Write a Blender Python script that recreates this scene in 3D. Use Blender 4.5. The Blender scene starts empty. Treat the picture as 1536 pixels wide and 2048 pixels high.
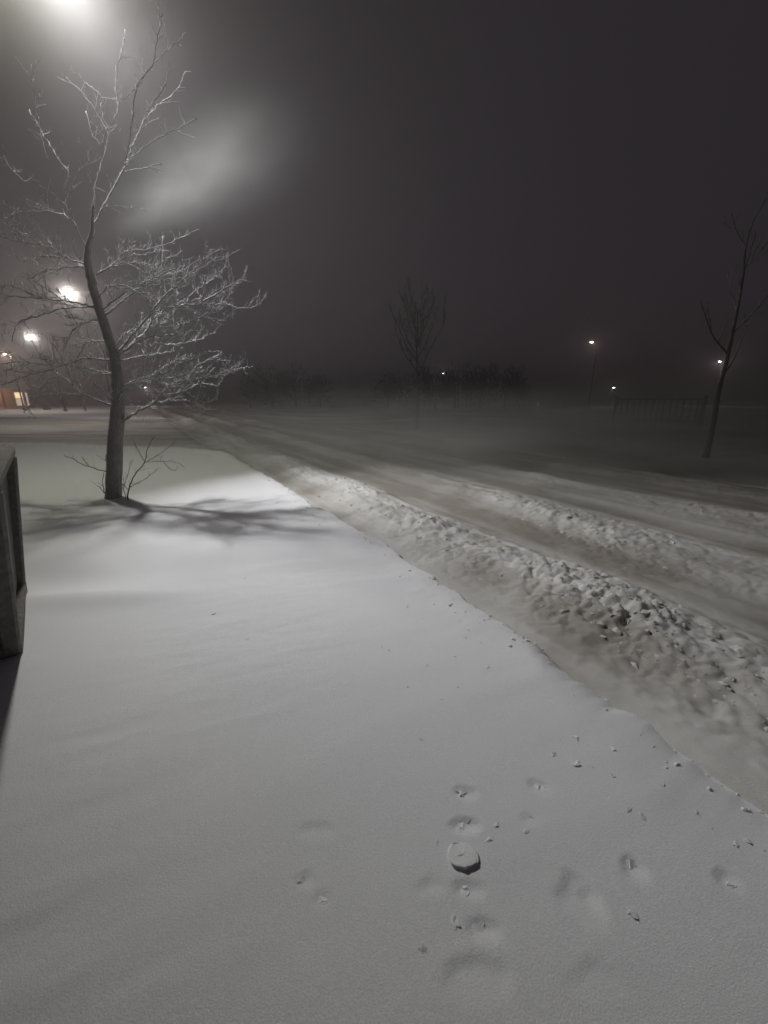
import bpy, math, random
import numpy as np
from mathutils import Vector, Matrix

R = math.radians
scene = bpy.context.scene
C = scene.collection
random.seed(7)
rng = np.random.default_rng(11)

# ------------------------------------------------------------------ camera
F, CH, HORIZON = 775.0, 1.6, 795.0          # focal length in photo pixels, eye height, horizon row
PITCH = math.atan((1024 - HORIZON) / F)
cam = bpy.data.cameras.new('camera')
cam_o = bpy.data.objects.new('camera', cam)
C.objects.link(cam_o)
cam_o.location = (0, 0, CH)
cam_o.rotation_euler = (R(90) - PITCH, 0, 0)
cam.sensor_fit = 'VERTICAL'
cam.sensor_height = 24.0
cam.lens = 24.0 * F / 2048.0
cam.clip_start = 0.05
cam.clip_end = 3000
scene.camera = cam_o

# ------------------------------------------------------------------ sky (night, low cloud lit by the town)
world = bpy.data.worlds.new('World')
scene.world = world
world.use_nodes = True
wn, wl = world.node_tree.nodes, world.node_tree.links
wn.clear()
sky = wn.new('ShaderNodeTexSky'); sky.sky_type = 'NISHITA'; sky.sun_disc = False
sky.sun_elevation = R(-4.0); sky.sun_rotation = R(-40)
sky.dust_density = 4.0
bw = wn.new('ShaderNodeRGBToBW')
tint = wn.new('ShaderNodeMix'); tint.data_type = 'RGBA'; tint.blend_type = 'MULTIPLY'
tint.inputs[0].default_value = 1.0
tint.inputs[7].default_value = (1.0, 0.90, 1.0, 1)
glow = wn.new('ShaderNodeMix'); glow.data_type = 'RGBA'; glow.blend_type = 'ADD'
glow.inputs[0].default_value = 1.0
glow.inputs[7].default_value = (0.205, 0.175, 0.205, 1)       # even light of the town on low cloud
bg = wn.new('ShaderNodeBackground'); bg.inputs['Strength'].default_value = 0.1
wo = wn.new('ShaderNodeOutputWorld')
wl.new(sky.outputs[0], bw.inputs[0]); wl.new(bw.outputs[0], tint.inputs[6])
wl.new(tint.outputs[2], glow.inputs[6]); wl.new(glow.outputs[2], bg.inputs['Color'])
wl.new(bg.outputs[0], wo.inputs['Surface'])

vs = scene.view_settings
vs.view_transform = 'Standard'; vs.look = 'None'; vs.exposure = 0.0; vs.gamma = 1.0
vs.use_curve_mapping = False
cy = scene.cycles
cy.use_denoising = True
cy.max_bounces = 6; cy.diffuse_bounces = 3; cy.volume_bounces = 0; cy.transparent_max_bounces = 64
cy.volume_step_rate = 2.5; cy.volume_max_steps = 48
cy.use_adaptive_sampling = True; cy.adaptive_threshold = 0.02
cy.caustics_reflective = False; cy.caustics_refractive = False

MAIN_LAMP_POWER = 3800.0
MAIN_LAMP_STRAY = 720.0
HAZE_DENSITY = 0.0065

# ------------------------------------------------------------------ photo pixel -> direction -> ground
def ray(px, py):
    x = (px - 768) / F; y = (1024 - py) / F
    return Vector((x, math.cos(PITCH) + y * math.sin(PITCH), -math.sin(PITCH) + y * math.cos(PITCH)))
def on_ground(px, py, z=0.0):
    r = ray(px, py); k = (z - CH) / r.z
    return Vector((r.x * k, r.y * k, z))
def at_fwd(px, py, fwd):
    r = ray(px, py); k = fwd / r.y
    return Vector((r.x * k, fwd, CH + r.z * k))
def at_height(px, py, z):
    r = ray(px, py); k = (z - CH) / r.z
    return Vector((r.x * k, r.y * k, z))

ROAD_AZ = R(31.69)
UX, UY = -math.sin(ROAD_AZ), math.cos(ROAD_AZ)        # along the road
NX, NY = math.cos(ROAD_AZ), math.sin(ROAD_AZ)         # across it, away from the lawn
def st_xy(s, t): return s * UX + t * NX, s * UY + t * NY
def xy_st(x, y): return x * UX + y * UY, x * NX + y * NY

# ------------------------------------------------------------------ numpy noise
_perm = np.random.default_rng(3).random((256, 256))
def vnoise(x, y):
    xi = np.floor(x).astype(int); yi = np.floor(y).astype(int)
    fx = x - xi; fy = y - yi
    fx = fx * fx * fx * (fx * (fx * 6 - 15) + 10); fy = fy * fy * fy * (fy * (fy * 6 - 15) + 10)
    a = _perm[xi % 256, yi % 256]; b = _perm[(xi + 1) % 256, yi % 256]
    c = _perm[xi % 256, (yi + 1) % 256]; d = _perm[(xi + 1) % 256, (yi + 1) % 256]
    return (a * (1 - fx) + b * fx) * (1 - fy) + (c * (1 - fx) + d * fx) * fy - 0.5
def fbm(x, y, o=4, gain=0.5):
    s = 0; a = 1.0
    for i in range(o):
        ca, sa = math.cos(0.7 * i + .3), math.sin(0.7 * i + .3)
        s = s + a * vnoise((x * ca - y * sa) + 17.3 * i, (x * sa + y * ca) + 5.1 * i)
        x = x * 2.03; y = y * 2.03; a *= gain
    return s
def lumps(x, y):
    """cellular lumps: rounded clods with sharp creases"""
    xi = np.floor(x).astype(int); yi = np.floor(y).astype(int)
    best = np.full(x.shape, 9.0)
    for dx in (-1, 0, 1):
        for dy in (-1, 0, 1):
            cx = xi + dx; cyy = yi + dy
            jx = _perm[cx % 256, cyy % 256]; jy = _perm[(cx + 71) % 256, (cyy + 133) % 256]
            h = _perm[(cx + 31) % 256, (cyy + 201) % 256]
            d = (x - cx - jx) ** 2 + (y - cyy - jy) ** 2
            best = np.minimum(best, d / (0.25 + 1.1 * h))
    return np.clip(1 - best, 0, 1)
def smooth(a, b, x):
    k = np.clip((x - a) / (b - a), 0, 1); return k * k * (3 - 2 * k)

# ------------------------------------------------------------------ materials
def new_mat(name):
    m = bpy.data.materials.new(name); m.use_nodes = True
    n, l = m.node_tree.nodes, m.node_tree.links
    b = n['Principled BSDF']
    return m, n, l, b
def plain(name, col, rough=0.7, metal=0.0, noise=0.15, scale=6.0, bump=0.0):
    m, n, l, b = new_mat(name)
    tc = n.new('ShaderNodeTexCoord')
    t = n.new('ShaderNodeTexNoise'); t.inputs['Scale'].default_value = scale; t.inputs['Detail'].default_value = 5
    l.new(tc.outputs['Object'], t.inputs['Vector'])
    r = n.new('ShaderNodeValToRGB')
    r.color_ramp.elements[0].position = 0.3; r.color_ramp.elements[1].position = 0.7
    r.color_ramp.elements[0].color = tuple(c * (1 - noise) for c in col) + (1,)
    r.color_ramp.elements[1].color = tuple(min(1, c * (1 + noise)) for c in col) + (1,)
    l.new(t.outputs['Fac'], r.inputs['Fac']); l.new(r.outputs['Color'], b.inputs['Base Color'])
    b.inputs['Roughness'].default_value = rough; b.inputs['Metallic'].default_value = metal
    if bump:
        bp = n.new('ShaderNodeBump'); bp.inputs['Distance'].default_value = bump
        l.new(t.outputs['Fac'], bp.inputs['Height']); l.new(bp.outputs['Normal'], b.inputs['Normal'])
    return m
def emitter(name, col, strength):
    m, n, l, b = new_mat(name)
    b.inputs['Base Color'].default_value = (0.8, 0.8, 0.8, 1)
    b.inputs['Emission Color'].default_value = tuple(col) + (1,)
    b.inputs['Emission Strength'].default_value = strength
    m.cycles.emission_sampling = 'NONE'
    return m
def snow_mat(name, clean=(0.80, 0.80, 0.82), dirt=(0.36, 0.32, 0.27), grain=0.0030, drift=True):
    """snow; the mesh attribute 'dirt' says where tyres have brought up road grime"""
    m, n, l, b = new_mat(name)
    geo = n.new('ShaderNodeNewGeometry')
    at = n.new('ShaderNodeAttribute'); at.attribute_name = 'dirt'
    n1 = n.new('ShaderNodeTexNoise'); n1.inputs['Scale'].default_value = 3.1; n1.inputs['Detail'].default_value = 6
    n2 = n.new('ShaderNodeTexNoise'); n2.inputs['Scale'].default_value = 190; n2.inputs['Detail'].default_value = 2
    n3 = n.new('ShaderNodeTexNoise'); n3.inputs['Scale'].default_value = 38; n3.inputs['Detail'].default_value = 5
    for t in (n1, n2, n3): l.new(geo.outputs['Position'], t.inputs['Vector'])
    mul = n.new('ShaderNodeMath'); mul.operation = 'MULTIPLY_ADD'
    mul.inputs[1].default_value = 0.5; mul.inputs[2].default_value = -0.25
    l.new(n1.outputs['Fac'], mul.inputs[0])
    add = n.new('ShaderNodeMath'); add.operation = 'ADD'; add.use_clamp = True
    mm = n.new('ShaderNodeMath'); mm.operation = 'MULTIPLY'
    l.new(mul.outputs[0], mm.inputs[0]); l.new(at.outputs['Fac'], mm.inputs[1])
    l.new(at.outputs['Fac'], add.inputs[0]); l.new(mm.outputs[0], add.inputs[1])
    mix = n.new('ShaderNodeMix'); mix.data_type = 'RGBA'
    mix.inputs[6].default_value = clean + (1,); mix.inputs[7].default_value = dirt + (1,)
    l.new(add.outputs[0], mix.inputs[0])
    # fine speckle of the grains
    sp = n.new('ShaderNodeMapRange'); sp.inputs['From Min'].default_value = 0.3; sp.inputs['From Max'].default_value = 0.7
    sp.inputs['To Min'].default_value = 0.90; sp.inputs['To Max'].default_value = 1.06
    l.new(n2.outputs['Fac'], sp.inputs['Value'])
    mx = n.new('ShaderNodeMix'); mx.data_type = 'RGBA'; mx.blend_type = 'MULTIPLY'; mx.inputs[0].default_value = 1
    l.new(mix.outputs[2], mx.inputs[6]); l.new(sp.outputs[0], mx.inputs[7])
    l.new(mx.outputs[2], b.inputs['Base Color'])
    b.inputs['Roughness'].default_value = 0.75
    b.inputs['Specular IOR Level'].default_value = 0.25
    bp = n.new('ShaderNodeBump'); bp.inputs['Distance'].default_value = grain; bp.inputs['Strength'].default_value = 0.5
    l.new(n2.outputs['Fac'], bp.inputs['Height'])
    bp2 = n.new('ShaderNodeBump'); bp2.inputs['Distance'].default_value = grain; bp2.inputs['Strength'].default_value = 0.10
    l.new(n3.outputs['Fac'], bp2.inputs['Height']); l.new(bp.outputs['Normal'], bp2.inputs['Normal'])
    l.new(bp2.outputs['Normal'], b.inputs['Normal'])
    return m
def bark_mat(name, bark=(0.10, 0.085, 0.07), cover=0.0, side=Vector((-0.2, 0.35, 0.9)), soft=0.35):
    """bark with rime and snow caught on the upward and windward sides"""
    m, n, l, b = new_mat(name)
    geo = n.new('ShaderNodeNewGeometry')
    nz = n.new('ShaderNodeTexNoise'); nz.inputs['Scale'].default_value = 14; nz.inputs['Detail'].default_value = 5
    wv = n.new('ShaderNodeTexNoise'); wv.inputs['Scale'].default_value = 60; wv.inputs['Detail'].default_value = 4
    mp = n.new('ShaderNodeMapping'); mp.inputs['Scale'].default_value = (1, 1, 0.18)
    l.new(geo.outputs['Position'], nz.inputs['Vector'])
    l.new(geo.outputs['Position'], mp.inputs['Vector']); l.new(mp.outputs['Vector'], wv.inputs['Vector'])
    dt = n.new('ShaderNodeVectorMath'); dt.operation = 'DOT_PRODUCT'; dt.inputs[1].default_value = side.normalized()
    l.new(geo.outputs['Normal'], dt.inputs[0])
    ad = n.new('ShaderNodeMath'); ad.operation = 'MULTIPLY_ADD'; ad.inputs[1].default_value = 1.1
    l.new(nz.outputs['Fac'], ad.inputs[0]); l.new(dt.outputs['Value'], ad.inputs[2])
    mr = n.new('ShaderNodeMapRange'); mr.inputs['From Min'].default_value = 0.75 - cover - soft
    mr.inputs['From Max'].default_value = 0.75 - cover + soft
    l.new(ad.outputs[0], mr.inputs['Value'])
    rp = n.new('ShaderNodeValToRGB')
    rp.color_ramp.elements[0].color = tuple(c * 0.55 for c in bark) + (1,)
    rp.color_ramp.elements[1].color = tuple(c * 1.5 for c in bark) + (1,)
    l.new(wv.outputs['Fac'], rp.inputs['Fac'])
    mix = n.new('ShaderNodeMix'); mix.data_type = 'RGBA'; mix.inputs[7].default_value = (0.78, 0.78, 0.80, 1)
    l.new(mr.outputs[0], mix.inputs[0]); l.new(rp.outputs['Color'], mix.inputs[6])
    l.new(mix.outputs[2], b.inputs['Base Color'])
    b.inputs['Roughness'].default_value = 0.9
    bp = n.new('ShaderNodeBump'); bp.inputs['Distance'].default_value = 0.03
    l.new(wv.outputs['Fac'], bp.inputs['Height']); l.new(bp.outputs['Normal'], b.inputs['Normal'])
    return m

M = {}
M['snow'] = snow_mat('fresh_snow')
M['road'] = snow_mat('driven_snow', clean=(0.74, 0.73, 0.715), dirt=(0.31, 0.285, 0.25), grain=0.006)
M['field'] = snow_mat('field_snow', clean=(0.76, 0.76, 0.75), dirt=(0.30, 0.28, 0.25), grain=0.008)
M['trunk'] = bark_mat('frosted_trunk', bark=(0.22, 0.205, 0.19), cover=-0.12, side=Vector((-0.75, 0.35, 0.55)))
M['branch'] = bark_mat('frosted_branch', bark=(0.22, 0.205, 0.19), cover=0.55)
M['shoot'] = bark_mat('bare_shoot', bark=(0.15, 0.11, 0.085), cover=-0.35)
M['dark_bark'] = bark_mat('dark_bark', bark=(0.09, 0.08, 0.07), cover=-0.25)
M['steel'] = plain('grey_painted_steel', (0.13, 0.13, 0.135), 0.5, 0.6)
M['dark_steel'] = plain('dark_steel', (0.05, 0.05, 0.052), 0.5, 0.4)
M['black_paint'] = plain('black_paint', (0.012, 0.012, 0.012), 0.9)
M['concrete'] = plain('concrete', (0.17, 0.155, 0.145), 0.9, 0, 0.25, 25, 0.004)
M['dark_panel'] = plain('dark_brown_panel', (0.035, 0.028, 0.027), 0.6, 0, 0.3, 9)
M['siding'] = plain('tan_siding', (0.32, 0.24, 0.18), 0.8)
M['roof'] = plain('snowy_roof', (0.7, 0.7, 0.72), 0.9)
M['trim'] = plain('white_trim', (0.6, 0.57, 0.53), 0.6)
M['brown_door'] = plain('red_brown_boards', (0.13, 0.07, 0.055), 0.8)
M['wood'] = plain('weathered_wood', (0.13, 0.115, 0.105), 0.9, 0, 0.3, 12)
M['foliage'] = plain('dark_twigs', (0.05, 0.047, 0.045), 0.95)
M['lens_white'] = emitter('lamp_lens_white', (1.0, 0.96, 0.90), 60)
M['lens_main'] = emitter('lamp_lens_near', (1.0, 0.95, 0.86), 40)
M['lens_warm'] = emitter('lamp_lens_warm', (1.0, 0.80, 0.66), 30)
M['pane_lit'] = emitter('lit_window_pane', (1.0, 0.74, 0.42), 1.4)
M['pane_dim'] = emitter('dim_window_pane', (0.9, 0.72, 0.58), 0.55)

# ------------------------------------------------------------------ mesh helpers
class MB:
    def __init__(self): self.v = []; self.f = []
    def add(self, vs, fs):
        o = len(self.v); self.v += [tuple(p) for p in vs]; self.f += [tuple(i + o for i in q) for q in fs]
    def box(self, c, size, rot=0.0, bevel=0.0):
        sx, sy, sz = size[0] / 2, size[1] / 2, size[2] / 2
        cr, sr = math.cos(rot), math.sin(rot)
        def tr(x, y, z): return (c[0] + x * cr - y * sr, c[1] + x * sr + y * cr, c[2] + z)
        b = min(bevel, sx * .9, sy * .9, sz * .9)
        if b <= 0:
            p = [tr(x, y, z) for z in (-sz, sz) for x, y in ((-sx, -sy), (sx, -sy), (sx, sy), (-sx, sy))]
            self.add(p, [(3, 2, 1, 0), (4, 5, 6, 7), (0, 1, 5, 4), (1, 2, 6, 5), (2, 3, 7, 6), (3, 0, 4, 7)])
        else:
            p = []
            for z, i in ((-sz, b), (-sz + b, 0), (sz - b, 0), (sz, b)):
                ex, ey = sx - i, sy - i
                for x, y in ((-ex + b, -ey), (ex - b, -ey), (ex, -ey + b), (ex, ey - b), (ex - b, ey), (-ex + b, ey), (-ex, ey - b), (-ex, -ey + b)):
                    p.append(tr(x, y, z))
            fs = [tuple(reversed(range(8))), tuple(range(24, 32))]
            for k in range(3):
                for j in range(8):
                    fs.append((k * 8 + j, k * 8 + (j + 1) % 8, (k + 1) * 8 + (j + 1) % 8, (k + 1) * 8 + j))
            self.add(p, fs)
    def tube(self, pts, rad, sides=6, cap=True):
        pts = [Vector(p) for p in pts]; n = len(pts)
        up = None; vs = []
        for i in range(n):
            t = (pts[min(i + 1, n - 1)] - pts[max(i - 1, 0)])
            if t.length < 1e-7: t = Vector((0, 0, 1))
            t.normalize()
            if up is None:
                a = Vector((1, 0, 0)) if abs(t.x) < 0.8 else Vector((0, 1, 0))
                up = t.cross(a).normalized()
            else:
                up = (up - t * up.dot(t))
                up = up.normalized() if up.length > 1e-6 else t.orthogonal().normalized()
            w = t.cross(up)
            r = rad[i] if hasattr(rad, '__len__') else rad
            for k in range(sides):
                a = 2 * math.pi * k / sides
                vs.append(pts[i] + (up * math.cos(a) + w * math.sin(a)) * r)
        fs = []
        for i in range(n - 1):
            for k in range(sides):
                k2 = (k + 1) % sides
                fs.append((i * sides + k, i * sides + k2, (i + 1) * sides + k2, (i + 1) * sides + k))
        if cap:
            fs.append(tuple(reversed(range(sides)))); fs.append(tuple((n - 1) * sides + k for k in range(sides)))
        self.add(vs, fs)
    def build(self, name, mat, parent=None, smooth_=False):
        me = bpy.data.meshes.new(name); me.from_pydata(self.v, [], self.f); me.update()
        return link(name, me, mat, parent, smooth_)
def link(name, me, mat, parent=None, smooth_=False):
    if mat is not None and not me.materials: me.materials.append(mat)
    if smooth_: me.polygons.foreach_set('use_smooth', [True] * len(me.polygons))
    o = bpy.data.objects.new(name, me); C.objects.link(o)
    if parent is not None:
        o.parent = parent
        o.matrix_parent_inverse = Matrix.Translation(-parent.location)
    return o
def tag(o, label=None, cat=None, group=None, kind=None):
    if label: o['label'] = label
    if cat: o['category'] = cat
    if group: o['group'] = group
    if kind: o['kind'] = kind
    return o
def thing(name, loc, label, cat, group=None):
    o = bpy.data.objects.new(name, None); C.objects.link(o); o.location = loc; o.empty_display_size = 0.2
    return tag(o, label, cat, group)
def copy_tree(o, parent=None):
    c = o.copy(); C.objects.link(c); c.parent = parent
    for ch in [x for x in C.objects if x.parent == o]: copy_tree(ch, c)
    return c
def grid_mesh(name, X, Y, Z, mat, dirt=None):
    n, m = X.shape
    me = bpy.data.meshes.new(name)
    co = np.stack([X, Y, Z], -1).reshape(-1, 3)
    idx = np.arange(n * m).reshape(n, m)
    q = np.stack([idx[:-1, :-1], idx[1:, :-1], idx[1:, 1:], idx[:-1, 1:]], -1).reshape(-1, 4)
    # make the faces look up
    a, b, c = co[q[:, 0]], co[q[:, 1]], co[q[:, 2]]
    if np.cross(b - a, c - a)[:, 2].mean() < 0: q = q[:, ::-1]
    me.vertices.add(len(co)); me.vertices.foreach_set('co', co.ravel().astype(np.float32))
    me.loops.add(q.size); me.loops.foreach_set('vertex_index', q.ravel().astype(np.int32))
    me.polygons.add(len(q)); me.polygons.foreach_set('loop_start', np.arange(0, q.size, 4, dtype=np.int32))
    me.update(calc_edges=True); me.validate()
    at = me.attributes.new('dirt', 'FLOAT', 'POINT')
    at.data.foreach_set('value', (dirt if dirt is not None else np.zeros(X.shape)).ravel().astype(np.float32))
    return link(name, me, mat, None, True)
def spacing(lo, dense_lo, dense_hi, hi, step, growth):
    a = list(np.arange(dense_lo, dense_hi, step))
    x, d = dense_hi, step
    while x < hi: a.append(x); d *= growth; x += d
    a.append(hi)
    x, d = dense_lo, step; b = []
    while True:
        d *= growth; x -= d
        if x <= lo: break
        b.append(x)
    b.append(lo)
    return np.array(b[::-1] + a)

# ------------------------------------------------------------------ the land
EDGE_T, FAR_T = 2.2, 9.6
def edge_t(s):
    return EDGE_T + 0.10 * fbm(s * 0.55, s * 0 + 3.3, 3) + 0.08 * fbm(s * 2.6, s * 0 + 9.1, 4) + 0.035 * fbm(s * 11.0, s * 0 + 2.1, 3)

def far_ground(x, y):
    return 0.22 * fbm(x * 0.05, y * 0.05, 3) + 0.05 * fbm(x * 0.35 + 4, y * 0.35, 3)

# base sheet to the horizon
rr = np.concatenate([[0.01], np.geomspace(2, 1500, 90)])
aa = np.linspace(0, 2 * math.pi, 145)
RR, AA = np.meshgrid(rr, aa, indexing='ij')
gx, gy = RR * np.cos(AA), RR * np.sin(AA)
tag(grid_mesh('ground', gx, gy, -0.62 + 0.0 * gx, M['field']), 'flat snow covered ground reaching the horizon', 'ground', kind='structure')

def place_pits(X, Y, Z):
    # (photo pixel, radius in photo px, depth factor, elongation)
    for px, py, r, dep, el in ((1170, 1797, 27, 0.17, 1.0), (1272, 1728, 17, 0.40, 0.8), (1184, 1788, 12, 0.3, 1.0),
                               (932, 1580, 18, 0.26, 0.5), (932, 1645, 22, 0.30, 0.45), (955, 1945, 50, 0.085, 0.42),
                               (1200, 1955, 36, 0.06, 0.35), (940, 1770, 20, 0.30, 0.45), (1082, 1567, 17, 0.25, 0.5),
                               (970, 1850, 24, 0.30, 0.4), (610, 1752, 14, 0.3, 0.5), (642, 1790, 13, 0.3, 0.6),
                               (1060, 1630, 14, 0.2, 0.5), (630, 1655, 32, 0.08, 0.35), (860, 1765, 22, 0.15, 0.35), (1465, 1755, 14, 0.3, 0.8)):
        p = on_ground(px, py); d = math.sqrt(p.x ** 2 + p.y ** 2 + CH ** 2) / F
        rx, ry = r * d, r * d * el * 1.3
        u_, v_ = (X - p.x) / rx, (Y - p.y) / ry
        q = np.sqrt(u_ ** 2 + v_ ** 2) * (1 + 0.5 * fbm(X * 1.3 / rx, Y * 1.3 / ry, 2))
        ramp = np.clip(0.5 + 0.5 * v_, 0, 1)
        Z = Z - dep * r * d * ramp * smooth(1.0, 0.78, q) + 0.10 * dep * r * d * np.exp(-((q - 1.15) / 0.2) ** 2) * ramp
    return Z

def lawn_z(X, Y):
    S, T = xy_st(X, Y)
    wx, wy = X * 0.94 + Y * 0.34, -X * 0.34 + Y * 0.94         # wind blows along wx
    z = 0.045 * fbm(wx * 0.18, wy * 0.40, 2) + 0.007 * fbm(wx * 0.7 + 9, wy * 2.3, 3) + (0.0050 * fbm(wx * 2.4, wy * 9, 4) + 0.0016 * fbm(wx * 9 + 5, wy * 26, 3)) * np.clip(0.35 + 1.6 * fbm(wx * 0.5 + 70, wy * 0.9, 2), 0.1, 1)
    # scoured hollow and drift in the lee of the bin
    b = on_ground(150, 1150)
    z += -0.07 * np.exp(-(((X - b.x) / 0.75) ** 2 + ((Y - b.y) / 0.28) ** 2))
    b = on_ground(190, 1195)
    z += 0.05 * np.exp(-(((X - b.x - (Y - b.y) * 1.2) / 0.7) ** 2 + ((Y - b.y) / 0.16) ** 2))
    # drift raised round the foot of the tree
    z += 0.06 * np.exp(-(((X + 4.3) / 0.55) ** 2 + ((Y - 6.1) / 0.4) ** 2))
    return z

# lawn between the camera and the side street
S0 = spacing(-5, -0.6, 3.0, 12.0, 0.016, 1.035)
T0 = spacing(-45, -1.6, 2.2, 2.21, 0.016, 1.035)
T0 = T0[T0 < 2.195]; T0 = np.concatenate([T0, [2.2]])
SS, TT = np.meshgrid(S0, T0, indexing='ij')
smax = (11.77 - 0.712 * TT) / 0.7355 + 0.25 * fbm(TT * 0.8, TT * 0 + 2, 3) - 1.1 * smooth(0.4, 2.2, TT) ** 3
SS = np.where(SS > 3.0, 3.0 + (SS - 3.0) * (smax - 3.0) / 9.0, SS)
TT = np.where(TT > 0.2, 0.2 + (TT - 0.2) * (edge_t(SS) - 0.2) / 2.0, TT)
X, Y = st_xy(SS, TT)
Z = place_pits(X, Y, lawn_z(X, Y))
dE = edge_t(SS) - TT
w = 0.10 + 0.60 * smooth(1.9, 0.2, SS)
Z += 0.02 * np.exp(-((dE - 0.22) / 0.16) ** 2) - 0.15 * (1 - smooth(0, 1, np.sqrt(np.clip(dE / w, 0, 1))))
dF = smax - SS
Z -= 0.12 * (1 - smooth(0, 1, np.clip(dF / 1.2, 0, 1)))
Z += (0.07 * lumps(X * 2.6, Y * 2.6) + 0.05 * lumps(X * 6, Y * 6)) * smooth(1.9, 0.3, dF)
Z[:, -1] -= 0.30; Z[-1, :] -= 0.35; Z[0, :] -= 0.1
DL = 0.10 * smooth(0.25, 0.0, dE) + 0.25 * smooth(1.5, 0, dF)
tag(grid_mesh('lawn', X, Y, Z, M['snow'], DL), 'smooth wind packed snow covering the lawn', 'lawn', kind='structure')

# the ploughed road
def ridge(T, c, w): return np.exp(-((T - c) / w) ** 2)
def road_profile(S, T):
    mean = 0.16 * fbm(S * 0.35, S * 0 + 1.7, 3)
    c1 = 3.16 + mean; c2 = 5.28 + 0.6 * mean; c3 = 7.55 + mean
    k1 = 0.55 + 0.9 * np.clip(fbm(S * 0.45 + 3, S * 0 + 7.7, 3) + 0.45, 0, 1)
    k2 = 0.35 + 1.1 * np.clip(fbm(S * 0.4 + 11, S * 0 + 3.7, 3) + 0.4, 0, 1)
    k3 = 0.3 + 1.0 * np.clip(fbm(S * 0.35 + 23, S * 0 + 5.7, 3) + 0.4, 0, 1)
    k1 = k1 + 0.5 * np.exp(-((S - 6.6) / 1.6) ** 2)
    r1 = np.clip(ridge(T, c1, 0.50), 0, 1) * k1
    r2 = np.where(T < c2, ridge(T, c2, 0.62), ridge(T, c2, 0.42)) * k2
    r3 = np.where(T < c3, ridge(T, c3, 0.8), ridge(T, c3, 0.3)) * k3
    r4 = ridge(T, 9.5, 0.5)
    spill = np.clip(ridge(T, 2.75, 0.42) * smooth(2.4, 0.6, S) * 0.8, 0, 1)
    churn = np.clip(1.25 * r1 + 0.9 * r2 + 0.7 * r3 + 0.6 * r4 + spill + 0.75 * ridge(T, 4.65, 0.42) * ridge(S, 2.0, 1.0), 0, 1.3)
    return r1, r2, r3, r4, churn
def road_z(S, T):
    X, Y = st_xy(S, T)
    r1, r2, r3, r4, churn = road_profile(S, T)
    z = -0.155 + 0.085 * r1 + 0.10 * r2 + 0.055 * r3 + 0.10 * r4
    z += 0.02 * ridge(T, 3.55, 0.12) * (1 + fbm(S * 1.5, T * 3, 2))
    dst = np.hypot(X, Y)
    a = X + 0.10 * fbm(X * 7, Y * 7, 2); b = Y + 0.10 * fbm(X * 7 + 31, Y * 7, 2)
    big = lumps(a * 4.2, b * 4.2); mid = lumps(a * 9 + 3, b * 9); sm = lumps(a * 19, b * 19 + 7)
    patch = np.clip(0.80 + 1.2 * fbm(X * 0.9 + 40, Y * 0.9, 3), 0.45, 1.2)
    z += churn * patch * (0.035 * big * (big > 0.05) + 0.044 * mid + 0.030 * sm)
    z += churn * 0.03 * fbm(X * 8, Y * 8, 4)
    # wheel tracks: long shallow grooves
    z += 0.010 * fbm(S * 0.25, T * 5.0, 3) + 0.004 * fbm(X * 14, Y * 14, 3)
    return z
S1 = spacing(-4.0, 0.0, 3.2, 150, 0.016, 1.0125)
T1 = np.concatenate([np.arange(2.0, 4.2, 0.016), np.arange(4.2, 6.2, 0.022), np.arange(6.2, 10.4, 0.034)])
SS, TT = np.meshgrid(S1, T1, indexing='ij')
Z = road_z(SS, TT)
X, Y = st_xy(SS, TT)
r1, r2, r3, r4, churn = road_profile(SS, TT)
Z = Z + (0.13 + far_ground(X, Y)) * smooth(9.6, 10.4, TT)
# the lawn's snow has drifted over the near gutter
Z = Z + 0.10 * smooth(2.62, 2.1, TT) * smooth(1.6, 0.2, SS)
Z[:, 0] -= 0.2; Z[:, -1] -= 0.3; Z[0, :] -= 0.2
trk = np.exp(-((TT - 4.35) / 0.45) ** 2) + np.exp(-((TT - 6.1) / 0.42) ** 2) + 0.8 * np.exp(-((TT - 8.6) / 0.5) ** 2)
D = np.clip(0.66 + 0.30 * trk - 0.42 * r1 - 0.28 * r2 - 0.2 * r3 + 0.5 * fbm(SS * 0.3, TT * 4, 3) + 0.35 * fbm(X * 1.5, Y * 1.5, 3), 0, 1)
D *= 1 - 0.75 * smooth(1.5, 0.4, SS) * smooth(3.2, 2.2, TT)
tag(grid_mesh('road', X, Y, Z, M['road'], D), 'road of dirty driven snow with wheel tracks and ploughed ridges', 'road', kind='structure')
road_bits = (SS, TT)

# side street on the left, beyond the lawn
u1 = np.linspace(0, 1, 150); v1 = np.concatenate([[0, 0.0002], np.linspace(0.01, 1, 110) ** 1.2])
U, V = np.meshgrid(u1, v1, indexing='ij')
X = 1.5 - 62 * U; Ynear = 13.0 - 0.22 * (X + 5.6) - 1.6 - 2.3 * smooth(-5.2, -1.0, X)
Yfar = 34 - 0.10 * (X + 25)
Y = Ynear + (Yfar - Ynear) * V
S, T = xy_st(X, Y)
Z = -0.17 + 0.03 * fbm(X * 0.6, Y * 2.2, 4) + 0.02 * lumps(X * 3, Y * 3) * np.clip(0.5 + fbm(X * .5, Y * .5, 2) * 2, 0, 1)
Z = np.where(T > 2.05, -0.5, Z)
Z[:, 0] -= 0.2
Dd = np.clip(0.55 + 0.8 * fbm(X * 0.25, Y * 1.3, 4), 0, 1)
tag(grid_mesh('side_street', X, Y, Z, M['road'], Dd), 'dull churned snow on the side street beyond the lawn', 'street', kind='structure')

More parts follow.
